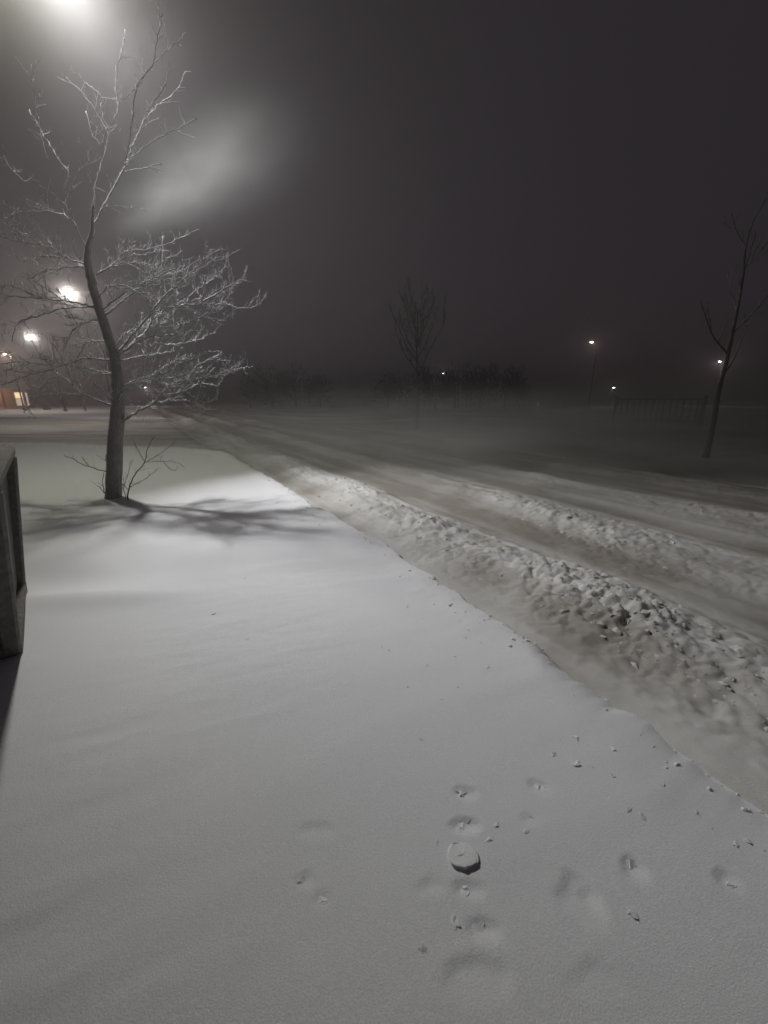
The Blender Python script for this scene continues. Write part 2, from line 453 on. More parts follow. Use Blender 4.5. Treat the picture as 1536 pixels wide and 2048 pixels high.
# open field across the road and yards beyond the side street
u1 = np.concatenate([np.linspace(-25, 30, 160), np.geomspace(30.5, 330, 70)]); v1 = np.concatenate([[10.3], np.geomspace(10.36, 330, 120)])
SS, TT = np.meshgrid(u1, v1, indexing='ij')
X, Y = st_xy(SS, TT)
Z = far_ground(X, Y) - 0.03 + 0.03 * fbm(X * 1.6, Y * 1.6, 4)
Z[:, 0] -= 0.3
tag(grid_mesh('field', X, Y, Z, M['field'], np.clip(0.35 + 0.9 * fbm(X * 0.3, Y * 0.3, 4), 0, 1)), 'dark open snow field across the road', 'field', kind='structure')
def yard_z(X, Y): return 0.10 * fbm(X * 0.06, Y * 0.06, 3) + 0.04 * fbm(X * 0.4, Y * 0.4, 3) - 0.02
X0 = np.concatenate([np.linspace(0, 60, 130), np.geomspace(60.6, 330, 40)]); V0 = np.concatenate([[0.0, 0.0005], np.geomspace(0.002, 1, 100)])
U, V = np.meshgrid(X0, V0, indexing='ij')
Y = 33.4 + 270 * V; Xr = -((Y - 2.1 * NY) / UY) * math.sin(ROAD_AZ) + 2.1 * NX
Xr = (2.15 - Y * NY) / NX
X = Xr - U
Z = yard_z(X, Y); Z[:, 0] -= 0.4; Z[0, :] -= 0.3
tag(grid_mesh('yard', X, Y, Z, M['snow'], 0.15 + 0 * X), 'lamplit snow yard beyond the side street', 'yard', kind='structure')

# ------------------------------------------------------------------ ploughed snow lumps on the road
def chunk_mesh(seed, sub=1):
    import bmesh
    bm = bmesh.new(); bmesh.ops.create_icosphere(bm, subdivisions=sub, radius=1.0)
    r = random.Random(seed)
    for v in bm.verts:
        k = 0.5 + 0.75 * r.random()
        v.co = Vector((v.co.x * k * 1.15, v.co.y * k, v.co.z * k * 0.72))
    vs_ = [v.co.copy() for v in bm.verts]; fs = [tuple(v.index for v in f.verts) for f in bm.faces]
    bm.free(); return vs_, fs
protos = [chunk_mesh(i) for i in range(14)]
chunk_me = []
for i, (vv, ff) in enumerate(protos):
    me = bpy.data.meshes.new('snow_chunk'); me.from_pydata([tuple(v) for v in vv], [], ff); me.update()
    a = me.attributes.new('dirt', 'FLOAT', 'POINT'); a.data.foreach_set('value', [0.10 + 0.25 * (i % 3) / 2] * len(vv))
    me.materials.append(M['road']); chunk_me.append(me)
cand = []
n = 42000
s = 0.05 + 22 * rng.random(n) ** 2.2; t = 2.45 + 7.2 * rng.random(n)
r1, r2, r3, r4, churn = road_profile(s, t)
x, y = st_xy(s, t)
patch = np.clip(0.62 + 1.6 * fbm(x * 0.9 + 40, y * 0.9, 3), 0.3, 1)
keep = rng.random(n) < np.clip(churn - 0.12, 0, 1) ** 1.6 * patch
s, t, x, y, ch = s[keep], t[keep], x[keep], y[keep], churn[keep]
z = road_z(s, t)
size = 0.005 + 0.042 * rng.random(len(s)) ** 7 + 0.008 * np.clip(ch, 0, 1) * rng.random(len(s))
size *= np.where(rng.random(len(s)) < 0.02, 1.6, 1)
size *= 1 + 0.25 * smooth(6, 16, s)
shown = size / np.hypot(np.hypot(x, y), CH)
order = np.argsort(-shown)
road_o = bpy.data.objects['road']
crumb = MB()
for rank, i in enumerate(order):
    k = int(rng.integers(0, len(protos)))
    rot = Matrix.Rotation(rng.random() * 6.28, 3, 'Z') @ Matrix.Rotation(rng.normal() * 0.4, 3, 'X')
    if rank < 260:
        o = bpy.data.objects.new('snow_chunk', chunk_me[k]); C.objects.link(o); o.parent = road_o
        o.matrix_local = Matrix.Translation((x[i], y[i], z[i] - size[i] * 0.40)) @ rot.to_4x4() @ Matrix.Scale(size[i], 4)
    else:
        p = Vector((x[i], y[i], z[i] - size[i] * 0.40))
        crumb.add([p + (rot @ v) * float(size[i]) for v in protos[k][0]], protos[k][1])
co = crumb.build('snow_crumbs', M['road'], road_o, False); co['kind'] = 'stuff'
a = co.data.attributes.new('dirt', 'FLOAT', 'POINT'); a.data.foreach_set('value', [0.3] * len(co.data.vertices))

# ------------------------------------------------------------------ small snow clods on the lawn
def lz(x, y):
    X_ = np.array([[x]]); Y_ = np.array([[y]])
    return float(place_pits(X_, Y_, lawn_z(X_, Y_))[0, 0])
def lawn_top(x, y):
    s_, t_ = xy_st(x, y); e_ = float(edge_t(np.array([s_]))[0]) - t_
    w_ = 0.10 + 0.60 * float(smooth(1.9, 0.2, np.array([s_]))[0])
    k = 1 - float(smooth(0, 1, np.array([math.sqrt(min(1.0, max(0.0, e_ / w_)))]))[0])
    return lz(x, y) + 0.02 * math.exp(-((e_ - 0.22) / 0.16) ** 2) - 0.15 * k
rs = random.Random(77)
edge_mb = MB()
for k in range(420):
    s_ = 0.1 + 12 * rs.random() ** 1.6; t_ = float(edge_t(np.array([s_]))[0]) - abs(rs.gauss(0, 0.16)) - 0.02
    x_, y_ = st_xy(s_, t_); sz = (0.004 + 0.010 * rs.random() ** 3) * (1 + 0.08 * s_)
    z_ = lawn_top(x_, y_) + sz * 0.1
    vv, ff = protos[rs.randrange(14)]
    edge_mb.add([Vector((x_, y_, z_)) + v * sz for v in vv], ff)
eo = edge_mb.build('snow_crumbs', M['snow'], bpy.data.objects['lawn']); eo['kind'] = 'stuff'
clods = [(932, 1576, 12), (926, 1636, 11), (975, 1668, 7), (875, 1675, 6), (935, 1763, 11), (908, 1830, 9),
         (960, 1845, 12), (850, 1893, 7), (607, 1746, 8), (640, 1785, 8), (1272, 1720, 13), (1265, 1812, 8), (1080, 1563, 10),
         (1150, 1518, 8), (1183, 1525, 6), (1113, 1500, 6), (1150, 1465, 6), (1260, 1613, 5), (1290, 1622, 6),
         (1476, 1673, 6), (1463, 1752, 7), (425, 1225, 5), (498, 1277, 4), (763, 1290, 4), (774, 1299, 5),
         (853, 1330, 4.5), (817, 1371, 5), (910, 1310, 4.5), (930, 1272, 4.5), (962, 1283, 4), (975, 1330, 4), (912, 1369, 4),
         (812, 1211, 4.5), (843, 1475, 4), (512, 1077, 4), (490, 1155, 3), (1230, 1545, 5), (885, 1395, 3.5), (1010, 1500, 4),
         (990, 1640, 5), (1065, 1625, 5), (1055, 1650, 5), (1225, 1490, 5), (1310, 1480, 5), (1330, 1560, 5), (1400, 1610, 5)]
def clod_mesh(seed):
    r = random.Random(seed); vv, ff = chunk_mesh(seed, 2)
    off = [rvec0(r) for _ in range(5)]
    out = []
    for v in vv:
        d = v.normalized(); k = 1.0
        for j, o_ in enumerate(off): k += 0.24 * math.sin(3.0 * d.dot(o_) * (1 + j * 0.5) + j)
        out.append(Vector((d.x * k, d.y * k, d.z * k * 0.8)) * (0.90 + 0.20 * r.random()))
    return out, ff
def rvec0(r): return Vector((r.gauss(0, 1), r.gauss(0, 1), r.gauss(0, 1))).normalized()
clean_me = []
for vv, ff in [clod_mesh(40 + j) for j in range(8)]:
    me = bpy.data.meshes.new('snow_clod'); me.from_pydata([tuple(v) for v in vv], [], ff); me.update()
    me.materials.append(M['snow']); clean_me.append(me)
for i, (px, py, r) in enumerate(clods):
    p = on_ground(px, py); d = math.sqrt(p.x ** 2 + p.y ** 2 + CH ** 2) / F
    o = bpy.data.objects.new('snow_clod', clean_me[i % 8]); C.objects.link(o)
    r *= 0.72
    o.location = (p.x, p.y, lawn_top(p.x, p.y) - r * d * 0.08); o.rotation_euler = (0.3 * math.sin(i), 0.2, i * 1.7)
    o.scale = (r * d * 1.25, r * d * 0.95, r * d * 0.34)
    tag(o, 'small clod of snow lying on the smooth lawn', 'snow clod', 'small snow clods on the lawn')
# the one big broken clod with a flat round top
mb = MB(); p = on_ground(926, 1702); d = math.sqrt(p.x ** 2 + p.y ** 2 + CH ** 2) / F; r0 = 23 * d
vs_, fs = [], []
prof = [(0.70, -0.9), (0.86, -0.1), (1.0, 0.72), (0.97, 0.84), (0.86, 0.88), (0.45, 0.86), (0.01, 0.85)]
for j, (k, h) in enumerate(prof):
    for q in range(20):
        a = q * 2 * math.pi / 20
        kk = k * (1 + 0.04 * math.sin(3 * a + j) + 0.03 * math.sin(7 * a) + random.gauss(0, 0.025))
        yy = kk * 0.8 * math.sin(a)
        # flush with the lawn at the back, standing clear of it in front
        vs_.append((p.x + r0 * kk * math.cos(a), p.y + r0 * yy, lz(p.x, p.y) + r0 * ((h * (0.17 - 0.17 * yy) + random.gauss(0, 0.02)) if h > 0 else h)))
for j in range(len(prof) - 1):
    for q in range(20): fs.append((j * 20 + q, j * 20 + (q + 1) % 20, (j + 1) * 20 + (q + 1) % 20, (j + 1) * 20 + q))
mb.add(vs_, fs)
tag(mb.build('snow_block', M['snow'], None, True), 'largest snow lump on the lawn, broken off with a flat half-moon top', 'snow lump')

# ------------------------------------------------------------------ trees
def spline(pts, per=5, jitter=0.0, rnd=random):
    P = [Vector(p) for p in pts]
    P = [P[0] * 2 - P[1]] + P + [P[-1] * 2 - P[-2]]
    out = []
    for i in range(1, len(P) - 2):
        for k in range(per):
            t = k / per
            a, b, c, d = P[i - 1], P[i], P[i + 1], P[i + 2]
            q = 0.5 * ((2 * b) + (c - a) * t + (2 * a - 5 * b + 4 * c - d) * t * t + (3 * b - a - 3 * c + d) * t ** 3)
            if jitter: q = q + Vector((rnd.gauss(0, jitter), rnd.gauss(0, jitter), rnd.gauss(0, jitter)))
            out.append(q)
    out.append(P[-2]); return out
def taper(n, r0, r1): return [r0 + (r1 - r0) * (i / max(1, n - 1)) ** 0.8 for i in range(n)]
def rvec(rnd): return Vector((rnd.gauss(0, 1), rnd.gauss(0, 1), rnd.gauss(0, 1))).normalized()
def twigs(mb, path, rnd, step=0.13, lmin=0.07, lmax=0.42, r=0.0062, up=0.5, start=0.12, depth=1, fwd=0.75):
    acc = 0; tot = sum((path[i + 1] - path[i]).length for i in range(len(path) - 1)); run = 0
    nxt = step * rnd.random()
    for i in range(len(path) - 1):
        seg = path[i + 1] - path[i]; L = seg.length; run += L; acc += L
        if run < start * tot or L < 1e-6: continue
        while acc > nxt:
            acc -= nxt; nxt = step * (0.5 + rnd.random())
            t = seg.normalized()
            side = rvec(rnd); side = (side - t * side.dot(t)).normalized()
            dr = (t * fwd + side * 0.9 + Vector((0, 0, up))).normalized()
            ln = lmin + (lmax - lmin) * rnd.random() ** 2.2
            p = path[i] + seg * rnd.random(); q = [p.copy()]
            nn = 4
            for k in range(nn):
                dr = (dr + rvec(rnd) * 0.22 + Vector((0, 0, 0.05))).normalized()
                p = p + dr * ln / nn; q.append(p.copy())
            mb.tube(q, taper(len(q), r, r * 0.55), 4, False)
            if depth > 0 and ln > 0.16:
                twigs(mb, q, rnd, step * 0.75, 0.04, ln * 0.45, r * 0.8, up * 0.7, 0.2, depth - 1, fwd)

def px_path(pts, slope, base_fwd, bend=0.0, zoom=None):
    """photo pixels -> 3D: the limb runs off at its own angle towards or away from the camera"""
    out = []; run = 0
    for i, (a, b) in enumerate(pts):
        if i: run += math.hypot(a - pts[i - 1][0], b - pts[i - 1][1]) / 100.0
        out.append(at_fwd(a, b, base_fwd + slope * run + bend * math.sin(run * 2.1)))
    return out
def z2(l): return [(x / 2.743, 450 + y / 2.743) for x, y in l]
def z1(l): return [(x / 2.56, y / 2.56) for x, y in l]

TREE = Vector((-4.38, 6.1, 0.0))
tree = thing('bare_tree', TREE, 'frosted bare tree with spreading twigs growing from the smooth lawn', 'tree')
BF = 6.1
trunk_px = [(226, 1012), (227, 985), (229, 935), (231, 885), (234, 836), (235, 785), (233, 742), (228, 710), (215, 669), (200, 621), (186, 574), (175, 523), (177, 490), (185, 455), (186, 410)]
tr_w = [31, 28, 27, 26, 24.5, 20, 17.5, 16.5, 15.5, 15, 13.5, 11.5, 7.5, 5, 3.5]
path = [at_fwd(a, b, BF) for a, b in trunk_px]
pp = spline(path, 5, 0.003)
rad = []
for i in range(len(pp)):
    f = i / 5; k = min(int(f), len(tr_w) - 2); w_ = tr_w[k] + (tr_w[k + 1] - tr_w[k]) * (f - k)
    rad.append(w_ / F * 6.35 / 2)
mb = MB(); mb.tube(pp, rad, 14)
mb.build('trunk', M['trunk'], tree, True)

limbs = [  # pixels, depth slope, base radius in m
    (z2([(525, 275), (620, 215), (690, 150), (850, 125), (960, 85), (1065, 35)]), 0.25, .017),
    (z2([(600, 228), (690, 208), (780, 212), (850, 228)]), -0.3, .010),
    (z2([(555, 465), (660, 390), (740, 330), (830, 300), (960, 235), (1010, 190)]), -0.28, .015),
    (z2([(570, 495), (640, 440), (720, 380), (800, 320), (900, 280), (1000, 250), (1090, 190)]), 0.15, .018),
    (z2([(645, 700), (740, 590), (830, 480), (900, 390), (980, 330), (1060, 270), (1190, 180)]), -0.12, .019),
    (z2([(650, 722), (720, 660), (800, 580), (840, 520), (900, 470), (1000, 440), (1150, 435), (1260, 440), (1330, 460), (1420, 440)]), 0.12, .022),
    (z2([(720, 660), (820, 610), (940, 600), (1020, 540), (1120, 510), (1240, 530)]), -0.3, .014),
    (z2([(636, 662), (680, 600), (740, 580), (830, 545), (900, 560), (990, 555)]), 0.4, .013),
    (z2([(655, 745), (780, 720), (900, 700), (960, 690)]), 0.5, .012),
    (z2([(665, 1085), (700, 1058), (760, 1020), (850, 970), (900, 905), (960, 865), (1060, 850), (1180, 830), (1260, 790), (1310, 755)]), -0.15, .026),
    (z2([(1200, 825), (1260, 798), (1320, 788), (1390, 775)]), -0.5, .008),
    (z2([(840, 975), (930, 965), (1000, 960), (1080, 980), (1150, 968), (1195, 945)]), -0.35, .014),
    (z2([(900, 930), (1000, 915), (1100, 870), (1200, 885)]), 0.3, .010),
    (z2([(670, 885), (760, 845), (850, 820), (930, 800), (1020, 712)]), 0.3, .013),
    (z2([(1020, 850), (1080, 770), (1150, 735), (1180, 720)]), 0.4, .008),
    (z2([(640, 950), (720, 880), (830, 840), (940, 870), (1040, 850)]), -0.45, .012),
    (z2([(830, 545), (870, 400), (890, 200), (895, 60)]), 0.15, .009),
    (z2([(790, 800), (820, 700), (850, 600), (870, 500)]), -0.3, .008),
    (z2([(545, 400), (590, 340), (680, 330), (760, 370), (840, 375)]), -0.45, .011),
    (z2([(1000, 440), (1090, 480), (1180, 485), (1210, 465)]), 0.3, .008),
    (z2([(1190, 432), (1215, 380), (1230, 310)]), 0.1, .005),
    (z2([(1105, 437), (1115, 380), (1122, 290)]), -0.1, .005),
    (z2([(980, 600), (1060, 580), (1140, 590)]), 0.2, .007),
    (z2([(860, 650), (940, 655), (1050, 640), (1120, 620)]), 0.5, .008),
    # to the left
    (z2([(525, 455), (430, 450), (320, 465), (240, 490), (150, 510), (90, 550), (65, 640)]), 0.2, .014),
    (z2([(515, 445), (440, 430), (320, 410), (200, 400), (100, 395), (-20, 378)]), -0.3, .014),
    (z2([(620, 992), (540, 960), (440, 920), (380, 860), (310, 810), (260, 770), (130, 750), (-20, 765)]), 0.1, .018),
    (z2([(455, 925), (440, 880), (425, 848)]), 0.2, .009),
    (z2([(330, 825), (250, 860), (180, 970), (130, 1030)]), -0.35, .010),
    (z2([(615, 745), (540, 735), (470, 730), (430, 740), (380, 760), (300, 770), (150, 760), (20, 800)]), -0.22, .016),
    (z2([(622, 815), (500, 790), (380, 770), (300, 745)]), 0.35, .011),
    (z2([(585, 640), (480, 640), (440, 700), (410, 745), (340, 760)]), 0.4, .012),
    (z2([(555, 520), (480, 530), (400, 580), (360, 660), (330, 690)]), -0.35, .011),
    (z2([(300, 790), (170, 820), (60, 860), (-20, 885)]), 0.25, .010),
    (z2([(470, 215), (430, 205), (350, 170), (300, 130), (180, 100), (80, 85), (-10, 55)]), -0.15, .013),
    (z2([(315, 155), (280, 105), (240, 55)]), 0.3, .008),
    (z2([(465, 230), (400, 228), (260, 240), (170, 185)]), 0.3, .011),
    (z2([(260, 240), (210, 270), (170, 295)]), 0.2, .006),
    (z2([(640, 980), (560, 900), (500, 850), (450, 800)]), -0.6, .009),
    # crown
    (z1([(470, 1220), (500, 1110), (570, 980), (640, 850), (670, 770), (700, 690), (760, 590), (820, 530), (900, 470), (950, 365)]), 0.18, .018),
    (z1([(640, 850), (665, 720), (680, 600), (705, 430), (780, 330), (800, 200), (835, 70)]), -0.15, .011),
    (z1([(630, 510), (680, 460), (740, 390)]), 0.2, .007),
    (z1([(475, 1150), (478, 1050), (485, 950), (520, 840), (545, 750), (560, 660), (600, 560), (590, 400), (625, 250), (640, 150)]), 0.2, .015),
    (z1([(478, 1000), (460, 900), (455, 830), (470, 760)]), -0.3, .008),
    (z1([(555, 660), (520, 560), (510, 480), (430, 420)]), 0.35, .008),
    (z1([(520, 745), (470, 680), (440, 570)]), 0.35, .007),
    (z1([(440, 1260), (380, 1150), (340, 1050), (370, 960), (400, 890), (450, 830)]), -0.15, .011),
    (z1([(342, 1050), (330, 990), (350, 880), (310, 830), (230, 700), (150, 560)]), 0.25, .009),
    (z1([(400, 1160), (330, 1100), (200, 1080), (110, 1085), (40, 1115)]), 0.15, .012),
    (z1([(190, 1082), (120, 1130), (60, 1180)]), -0.3, .007),
    (z1([(500, 1110), (540, 1060), (650, 1062), (750, 1085)]), 0.3, .008),
    (z1([(640, 880), (720, 860), (830, 840)]), -0.4, .007),
    (z1([(690, 680), (750, 640), (810, 605)]), 0.2, .006),
    (z1([(740, 590), (790, 520), (850, 430)]), -0.25, .007),
    (z1([(240, 810), (200, 640), (170, 430), (160, 330)]), 0.2, .007),
    (z1([(130, 930), (60, 870), (20, 800)]), 0.2, .007),
]
rl = random.Random(21)
def side_limbs(pts, slope, r0, n):
    out = []
    L = [0.0]
    for a, b in zip(pts, pts[1:]): L.append(L[-1] + math.hypot(b[0] - a[0], b[1] - a[1]))
    for k in range(n):
        f = rl.uniform(0.18, 0.62) * L[-1]
        j = max(i_ for i_ in range(len(L) - 1) if L[i_] <= f)
        w_ = (f - L[j]) / (L[j + 1] - L[j])
        p = [pts[j][0] + (pts[j + 1][0] - pts[j][0]) * w_, pts[j][1] + (pts[j + 1][1] - pts[j][1]) * w_]
        base = math.hypot(p[0] - pts[0][0], p[1] - pts[0][1]) / 100.0
        a = math.atan2(pts[j + 1][1] - pts[j][1], pts[j + 1][0] - pts[j][0]) + rl.choice((-1, 1)) * rl.uniform(0.2, 0.55)
        ln = L[-1] * rl.uniform(0.28, 0.5); q = [tuple(p)]
        tgt = -0.35 if math.cos(a) > 0 else math.pi + 0.25
        for m_ in range(4):
            d_ = (tgt - a + math.pi) % (2 * math.pi) - math.pi
            a += 0.16 * d_ + rl.gauss(0, 0.10)
            p[0] += math.cos(a) * ln / 4; p[1] += math.sin(a) * ln / 4; q.append(tuple(p))
        out.append((q, slope + rl.gauss(0, 0.35), r0 * 0.55, slope * base))
    return out
limbs = [l_ + (0.0,) for l_ in limbs]
extra = []
for li, l_ in enumerate(limbs):
    if len(l_[0]) > 4 and l_[2] > 0.0105: extra += side_limbs(l_[0], l_[1], l_[2], 2 if li < 39 else 1)
NMAIN = len(limbs); limbs = limbs + extra
for li, (pts, slope, r0, f0) in enumerate(limbs):
    crown = 39 <= li < NMAIN or min(q_[1] for q_ in pts) < 400
    p3 = px_path(pts, slope, BF + f0, 0.03 * rl.gauss(0, 1))
    q = spline(p3, 6, 0.006, rl)
    mb = MB(); mb.tube(q, taper(len(q), r0 * (0.7 if crown else 0.95), 0.004 if crown else 0.0055), 6)
    if crown: twigs(mb, q, rl, 0.085, 0.03, 0.28, 0.0036, 0.45, 0.06, 1, 0.6)
    else: twigs(mb, q, rl, 0.045, 0.03, 0.36, 0.0044, 0.42, 0.06, 1, 0.7)
    mb.build('branch', M['branch'], tree, True)

# shoots round the foot
for pts, slope, r0 in [(z2([(700, 1520), (708, 1440), (740, 1370), (795, 1300), (810, 1220), (850, 1160)]), -0.1, .013),
                       (z2([(790, 1305), (850, 1270), (930, 1215), (960, 1180)]), 0.2, .007),
                       (z2([(790, 1305), (870, 1295), (960, 1300), (1010, 1325)]), -0.3, .006),
                       (z2([(715, 1440), (800, 1390), (870, 1335)]), -0.2, .006),
                       (z2([(795, 1300), (760, 1240), (730, 1180)]), 0.2, .005),
                       (z2([(690, 1500), (680, 1440), (700, 1370), (720, 1290)]), 0.3, .006),
                       (z2([(900, 1295), (930, 1340), (965, 1345)]), 0.3, .004),
                       (z2([(700, 1450), (668, 1410), (668, 1350)]), -0.3, .005),
                       (z2([(590, 1355), (500, 1330), (430, 1300), (350, 1262)]), -0.25, .009),
                       (z2([(500, 1330), (470, 1300), (445, 1270)]), 0.2, .004),
                       (z2([(572, 1470), (563, 1410), (570, 1355)]), -0.2, .007),
                       (z2([(585, 1320), (583, 1270), (590, 1235)]), 0.2, .006),
                       (z2([(585, 1475), (555, 1450), (545, 1430)]), -0.3, .006)]:
    q = spline(px_path(pts, slope, BF - 0.12), 5, 0.005, rl)
    mb = MB(); mb.tube(q, taper(len(q), r0, 0.0035), 5)
    twigs(mb, q, rl, 0.16, 0.05, 0.2, 0.0035, 0.3, 0.25, 0)
    mb.build('shoot', M['shoot'], tree, True)

def grow_tree(loc, height, fork, r0, seed, label, spread=0.42, group=None, name='bare_tree', n_limb=11, twig_step=0.3, thick=1.0):
    rnd = random.Random(seed)
    t = thing(name, loc, label, 'tree', group)
    base = Vector(loc); pts = []
    lean = Vector((rnd.gauss(0, .02), rnd.gauss(0, .02), 0))
    n = 9
    for i in range(n + 1):
        h = height * 0.86 * i / n
        pts.append(base + Vector((0, 0, h - 0.15)) + lean * h + Vector((rnd.gauss(0, .02), rnd.gauss(0, .02), 0)) * (h ** 0.5))
    mb = MB(); q = spline(pts, 4)
    rr_ = [r0 * (1 - 0.88 * (i / (len(q) - 1)) ** 0.85) * (1.25 if i == 0 else 1) for i in range(len(q))]
    mb.tube(q, rr_, 10); mb.build('trunk', M['dark_bark'], t, True)
    for k in range(n_limb):
        f = fork + (height * 0.84 - fork) * (k / (n_limb - 1))
        i = min(len(q) - 2, int(f / (height * 0.86) * (len(q) - 1)))
        a = k * 2.4 + rnd.random()
        d = Vector((math.cos(a), math.sin(a), 0.75 + 0.5 * rnd.random())).normalized()
        ln = (height - f) * spread * 1.5 + 0.5
        p = q[i].copy(); path = [p.copy()]
        for j in range(6):
            d = (d + Vector((0, 0, 0.14)) + rvec(rnd) * 0.16).normalized(); p = p + d * ln / 6; path.append(p.copy())
        mb = MB(); qq = spline(path, 3); mb.tube(qq, taper(len(qq), rr_[i] * 0.55, 0.008 * thick), 5)
        twigs(mb, qq, rnd, twig_step, 0.15, ln * 0.5, 0.009 * thick, 0.5, 0.15, 1)
        mb.build('branch', M['dark_bark'], t, True)
    return t
pm = on_ground(835, 855, 0.0)
grow_tree((pm.x, pm.y, float(far_ground(np.array([pm.x]), np.array([pm.y]))[0])), 7.2, 3.0, 0.12, 5,
          'dim slender street tree standing alone just across the road, before the tree line', 0.5, n_limb=18, twig_step=0.22, thick=1.5)
pr = on_ground(1413, 905, 0.0)
grow_tree((pr.x, pr.y, float(far_ground(np.array([pr.x]), np.array([pr.y]))[0])), 7.5, 2.6, 0.09, 9,
          'dim bare tree in the field with a street lamp shining beside its trunk', 0.20, n_limb=8)
# young tree beside the far lamp post on the left
py_ = on_ground(222, 832, 0.0)

# ------------------------------------------------------------------ distant tree line
def crown_mesh(seed):
    rnd = random.Random(seed); mb = MB()
    lobes = [(Vector((rnd.uniform(-.55, .55), rnd.uniform(-.5, .5), rnd.uniform(0.32, 0.8))), rnd.uniform(.26, .48)) for _ in range(9)]
    for k in range(1500):
        c, r = lobes[rnd.randrange(9)]
        d = rvec(rnd); p = c + d * r * rnd.random() ** 0.45
        if p.z < 0.05: continue
        t = (rvec(rnd) + d * 0.8 + Vector((0, 0, 0.7))).normalized(); w_ = t.cross(rvec(rnd)).normalized()
        L = rnd.uniform(0.05, 0.15); w0 = rnd.uniform(0.006, 0.016)
        mb.add([p - w_ * w0, p + w_ * w0, p + t * L + w_ * w0 * .4, p + t * L - w_ * w0 * .4], [(0, 1, 2, 3)])
    me = bpy.data.meshes.new('crown'); me.from_pydata(mb.v, [], mb.f); me.update(); me.materials.append(M['foliage']); return me
crowns = [crown_mesh(i) for i in range(4)]
tm = MB(); tm.tube([(0, 0, -0.08), (0.01, 0, 0.2), (0.0, 0.02, 0.6)], [0.035, 0.028, 0.012], 7)
tme = bpy.data.meshes.new('trunk'); tme.from_pydata(tm.v, [], tm.f); tme.update(); tme.materials.append(M['dark_bark'])
def far_tree(px, top, fwd, width, i, label, group):
    p = at_fwd(px, 806, fwd); g = float(far_ground(np.array([p.x]), np.array([p.y]))[0]) - 0.1
    h = at_fwd(px, top, fwd).z - g; w_ = width / F * fwd
    t = thing('distant_tree', (p.x, p.y, g), label, 'tree', group)
    for nm, me in (('crown', crowns[i % 4]), ('trunk', tme)):
        o = bpy.data.objects.new(nm, me); C.objects.link(o); o.parent = t
        o.scale = (w_ / 1.5, w_ / 1.6, h) if nm == 'crown' else (h, h, h)
        o.rotation_euler = (0, 0, i * 1.3)
    return t
i = 0
for px, top, fwd, wd in ((500, 752, 62, 60), (545, 740, 66, 70), (592, 738, 70, 75), (640, 756, 74, 60)):
    far_tree(px, top, fwd, wd, i, 'blurred dark bush tree in the clump at the road end', 'dark clump at the far end of the road'); i += 1
for px, top, fwd, wd in ((775, 755, 60, 70), (870, 742, 58, 80), (910, 735, 62, 75), (960, 738, 60, 85), (1010, 745, 64, 75), (1050, 768, 66, 50)):
    far_tree(px, top, fwd, wd, i, 'dark bush tree in the long clump behind the slender street tree', 'dark clump across the field'); i += 1
for px, top, fwd in ((916, 700, 70), (933, 704, 72), (941, 712, 75)):
    p = at_fwd(px, 806, fwd); g = float(far_ground(np.array([p.x]), np.array([p.y]))[0])
    grow_tree((p.x, p.y, g), at_fwd(px, top, fwd).z - g, 3.0, 0.14, int(px),
              'thin upright tree rising out of the dark clump across the field', 0.12, 'thin trees over the dark clump', 'slender_tree', 7, 0.8, 2.0)

# ------------------------------------------------------------------ lamps
def add_light(kind, loc, power, col, radius, parent, aim=None, cone=160, blend=1.0):
    l = bpy.data.lights.new('lamp_light', kind); l.energy = power; l.color = col; l.shadow_soft_size = radius
    o = bpy.data.objects.new('lamp_light', l); C.objects.link(o)
    o.location = loc
    if kind == 'SPOT':
        l.spot_size = R(cone); l.spot_blend = blend
        o.rotation_euler = (Vector(aim) - Vector(loc)).to_track_quat('-Z', 'Y').to_euler()
    o.parent = parent; o.matrix_parent_inverse = Matrix.Translation(-parent.location)
    return o
def lamp_head(pos, ang, parent, lens, size=1.0):
    d = Vector((math.cos(ang), math.sin(ang), 0))
    mb = MB(); mb.box((pos.x, pos.y, pos.z + 0.07 * size), (0.56 * size, 0.26 * size, 0.12 * size), ang, 0.04)
    h = mb.build('lamp_head', M['steel'], parent)
    mb = MB(); c = pos + d * 0.05 * size
    mb.box((c.x, c.y, pos.z - 0.012), (0.30 * size, 0.20 * size, 0.06 * size), ang, 0.02)
    mb.build('lens', lens, parent)
